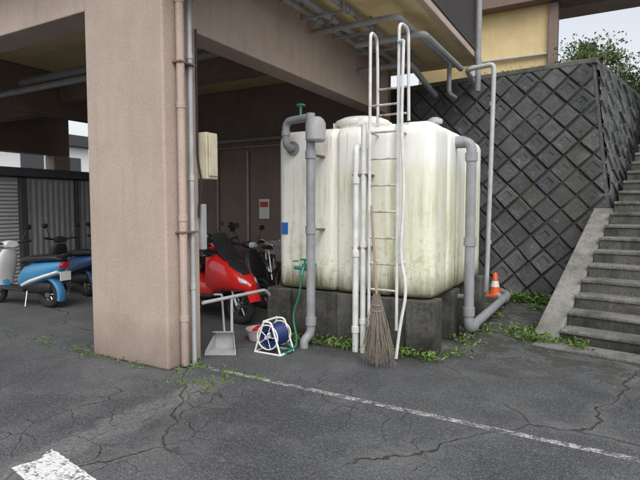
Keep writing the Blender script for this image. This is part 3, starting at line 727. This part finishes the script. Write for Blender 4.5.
def bicycle(name,loc,rz):
    E=empty(name,loc,rz); bm=bmesh.new(); R=.33
    for x in (-.52,.52):
        torus(bm,(x,0,R),R-.015,.016,40,8,0,'y'); torus(bm,(x,0,R),R-.035,.009,40,6,1,'y')
        for k in range(18):
            a=k*math.pi/9; tube(bm,[(x,0,R),(x+(R-.035)*math.cos(a),0,R+(R-.035)*math.sin(a))],.0018,4,mi=1)
    fin(bm,'wheels',[RUB,CHR],E,smooth=True); bm=bmesh.new()
    bb=(-.08,0,.28); hd=(.36,0,.78); st=(-.2,0,.72)
    for a,b in ((bb,hd),((.38,0,.68),(-.12,0,.42)),(bb,st),(bb,(-.52,0,R)),(st,(-.52,0,R)),(hd,(.34,0,.9))): tube(bm,[a,b],.016,8)
    tube(bm,[hd,(.45,0,.5),(.52,.05,R)],.014,8); tube(bm,[hd,(.45,0,.5),(.52,-.05,R)],.014,8); tube(bm,[st,(-.23,0,.85)],.012,8)
    tube(bm,[(.18,-.28,1.0),(.33,-.2,.97),(.34,0,.9),(.33,.2,.97),(.18,.28,1.0)],.011,8,fil=.08)
    fender(bm,(-.52,0,R),R+.02,.025,20,190); fender(bm,(.52,0,R),R+.02,.025,40,150)
    fin(bm,'frame',CHR,E,smooth=True); bm=bmesh.new()
    loft(bm,[((-.36,0,.88),.09,.03),((-.25,0,.89),.08,.035),((-.08,0,.87),.02,.02)]); fin(bm,'saddle',DARK,E,smooth=True); bm=bmesh.new()
    x0,x1,w=.42,.72,.17
    for z in [.72+.045*i for i in range(6)]: tube(bm,[(x0,-w,z),(x1,-w,z),(x1,w,z),(x0,w,z),(x0,-w,z)],.0055,4)
    for i in range(9):
        t=i/8; 
        for yy in (-w,w): tube(bm,[(x0+(x1-x0)*t,yy,.72),(x0+(x1-x0)*t,yy,.95)],.0055,4)
        for xx in (x0,x1): tube(bm,[(xx,-w+2*w*t,.72),(xx,-w+2*w*t,.95)],.0055,4)
        tube(bm,[(x0+(x1-x0)*t,-w,.72),(x0+(x1-x0)*t,w,.72)],.0055,4)
    fin(bm,'basket',LGPIPE,E)
bicycle('bicycle',(-5.15,7.45,0),rad(-30))
bicycle('bicycle',(-6.1,8.6,0),rad(-40))
# ------------------------------------------------------------ vegetation
def weeds(name,cs,n,sp,size,mat=LEAF,up=1.,asp=.4):
    bm=bmesh.new(); leaves(bm,cs,n,sp,size,up,0,asp); return fin(bm,name,mat)
cs=[]
for x in [random.uniform(-3.7,-1.5) for _ in range(30)]: cs.append((x,5.17+random.uniform(-.08,.04),0))
for _ in range(14): cs.append((-1.5+random.uniform(-.05,.15),random.uniform(5.2,8.6),0))
for _ in range(10): cs.append((random.uniform(-1.5,-.6),random.uniform(5.9,8.9),0))
weeds('weeds',cs,22,(.06,.035,.045),.06)
cs=[]
for _ in range(70):
    s_=random.uniform(.35,3.3); v=C0+D1*s_+N1*random.uniform(.03,.25)**1.; cs.append((v.x,v.y,0))
weeds('weeds',cs,28,(.08,.06,.07),.08)
cs=[]
for _ in range(26):
    v=S0+SX*random.uniform(-.42,-.33)+SD*random.uniform(0,2.3); cs.append((v.x,v.y,0))
for _ in range(16):
    v=S0+SX*random.uniform(-.45,.3)+SD*random.uniform(-.2,-.06); cs.append((v.x,v.y,0))
weeds('weeds',cs,24,(.06,.04,.045),.06)
cs=[(-3.66+random.uniform(-.04,.1),random.uniform(3.5,3.9),0) for _ in range(6)]+[(random.uniform(-4.9,-3.7),3.50,0) for _ in range(8)]
cs+=[(-3.55+.35*i+random.uniform(-.1,.1),3.78+random.uniform(-.07,.07),0) for i in range(3) for _ in range(3)]
cs+=[(-3.2+random.uniform(-.35,.35),random.uniform(3.2,3.75),0) for _ in range(8)]
weeds('weeds',cs,16,(.07,.04,.02),.035)
cs=[(random.uniform(-8,-4.9),random.uniform(3.45,3.7),0) for _ in range(16)]
weeds('weeds',cs,12,(.07,.03,.02),.04)
cs=[]
for _ in range(44):
    z=random.uniform(.3,3.9); s_=bt*z+random.choice([random.uniform(0,.3),random.uniform(0,.3),random.uniform(0,3.2)]); v=wp(D1,N1,s_,z,.04); cs.append(tuple(v))
for _ in range(60):
    z=random.uniform(2.6,3.98); s_=bt*z+random.uniform(.1,5); v=wp(D2,N2,s_,z,.05); cs.append(tuple(v))
weeds('wall_moss_plants',cs,16,(.05,.035,.06),.035,LEAFD)
cs=[]
for i in range(20):
    for _ in range(3):
        v=S0+SX*random.choice([random.uniform(0,.12),random.uniform(0,1.6)])+SD*(i*tread+.02); cs.append((v.x,v.y,i*rise+.0))
weeds('stair_moss_plants',cs,9,(.04,.015,.012),.03,LEAFD)
bm=bmesh.new(); cs=[]
for _ in range(85):
    v=ct+D2*random.uniform(.25,5.5)-N2*random.uniform(-.12,.6); cs.append((v.x,v.y,4.05+random.uniform(0,.42)))
for c_ in cs: tube(bm,[(c_[0],c_[1],4.03),(c_[0]+random.uniform(-.05,.05),c_[1],c_[2]+.15)],.006,5,mi=1,caps=False)
leaves(bm,cs,80,(.15,.15,.12),.060,1,0,.5); fin(bm,'terrace_shrub',[LEAFD,TWIG])
bm=bmesh.new(); cs=[]
for _ in range(30):
    v=ct+D1*random.uniform(0,2.2)-N1*random.uniform(.3,.6); cs.append((v.x,v.y,4.06))
leaves(bm,cs,30,(.1,.08,.07),.05,1,0,.4); fin(bm,'terrace_shrub',[LEAFD])
bm=bmesh.new(); tb=Vector((1.7,15.0,4.04))
tube(bm,[tb,tb+Vector((.05,0,.9)),tb+Vector((-.05,.1,1.6))],.06,10,mi=1,rads=[.09,.07,.04])
cs=[]
for k in range(44):
    a=random.uniform(0,6.28); r=random.uniform(.1,.95); z=random.uniform(.5,1.9)
    e=tb+Vector((math.cos(a)*r,math.sin(a)*r,z)); tube(bm,[tb+Vector((0,0,min(z*.6,1.3))),e],.012,5,mi=1,caps=False); cs.append(tuple(e))
leaves(bm,cs,110,(.17,.17,.12),.075,1,0,.5); fin(bm,'tree',[LEAFD,TWIG])
bm=bmesh.new()
for _ in range(60):
    p_=Vector((random.uniform(-5,1.2),random.uniform(1.5,7),.006+random.random()*.006)); a=random.uniform(0,6.28); L=random.uniform(.008,.02)
    u=Vector((math.cos(a),math.sin(a),random.uniform(-.1,.2)))*L; w=Vector((-math.sin(a),math.cos(a),0))*L*.5
    bm.faces.new([bm.verts.new(v) for v in (p_-u,p_+w+Vector((0,0,.004)),p_+u,p_-w)])
fin(bm,'fallen_leaves',DEAD)
bm=bmesh.new()
def peb(x,y,r):
    c_=Vector((x,y,r*.4)); q=[]
    for dx,dy,dz in ((1,0,0),(0,1,0),(-1,0,0),(0,-1,0),(0,0,.7),(0,0,-.7)): q.append(bm.verts.new(c_+Vector((dx*random.uniform(.6,1.3),dy*random.uniform(.6,1.3),dz*random.uniform(.6,1)))*r))
    for k in range(4): bm.faces.new((q[k],q[(k+1)%4],q[4])); bm.faces.new((q[(k+1)%4],q[k],q[5]))
for _ in range(500): peb(random.uniform(-1.5,-.5),random.uniform(5.4,9.0),random.uniform(.004,.014))
for _ in range(250): peb(random.uniform(-3.9,-1.3),random.gauss(4.95,.18),random.uniform(.003,.009))
for _ in range(250): peb(random.uniform(-4.5,1.5),random.uniform(1.7,6),random.uniform(.002,.006))
fin(bm,'gravel',STONE)
# ------------------------------------------------------------ distant surroundings to the left
H=empty('neighbour_house')
part('walls',WHT,[(-40,-30,10,22,0,5.5)],H); part('roof',SHEDD,[(-40.5,-29.5,9.5,22.5,5.51,6.2)],H)
bm=bmesh.new()
for yy in (11.5,14.5,17.5,20): box(bm,-29.99,-29.95,yy,yy+1.4,1.2,2.6); box(bm,-29.99,-29.95,yy,yy+1.4,3.6,4.8)
fin(bm,'windows',WIN,H)
bm=bmesh.new(); cs=[]
for k in range(200):
    a=random.uniform(0,60); cs.append((-52-random.uniform(0,6)+a*.1,-15+a,random.uniform(0,4)))
leaves(bm,cs,30,(1.2,1.2,1.0),1.0,0,0,.7); fin(bm,'distant_trees',LEAFD)
# ------------------------------------------------------------ camera, light, world
cam=bpy.data.cameras.new('camera'); co=bpy.data.objects.new('camera',cam); link(co)
cam.sensor_width=36; cam.lens=510/640*36; cam.clip_end=1000; cam.clip_start=.05
co.location=(0,0,1.6); co.rotation_euler=(rad(90-3.6),0,rad(29.5)); sc.camera=co
w=bpy.data.worlds.new('World'); sc.world=w; w.use_nodes=True; nt=w.node_tree; bg=nt.nodes['Background']
sky=nt.nodes.new('ShaderNodeTexSky'); sky.sky_type='NISHITA'; sky.sun_disc=False
el=rad(52); az=rad(140); sky.sun_elevation=el; sky.sun_rotation=az; sky.dust_density=4; sky.air_density=1.2
hs=nt.nodes.new('ShaderNodeHueSaturation'); hs.inputs['Saturation'].default_value=.28; hs.inputs['Value'].default_value=1.55
nt.links.new(sky.outputs[0],hs.inputs['Color']); nt.links.new(hs.outputs[0],bg.inputs[0]); bg.inputs[1].default_value=.15
sl=bpy.data.lights.new('sun','SUN'); sl.energy=.5; sl.angle=rad(45); sl.color=(1,.98,.96)
so=bpy.data.objects.new('sun',sl); link(so)
dv=Vector((math.sin(az)*math.cos(el),math.cos(az)*math.cos(el),math.sin(el)))
so.rotation_euler=dv.to_track_quat('Z','Y').to_euler()
sc.view_settings.view_transform='Standard'; sc.view_settings.look='None'; sc.view_settings.exposure=0; sc.view_settings.gamma=1
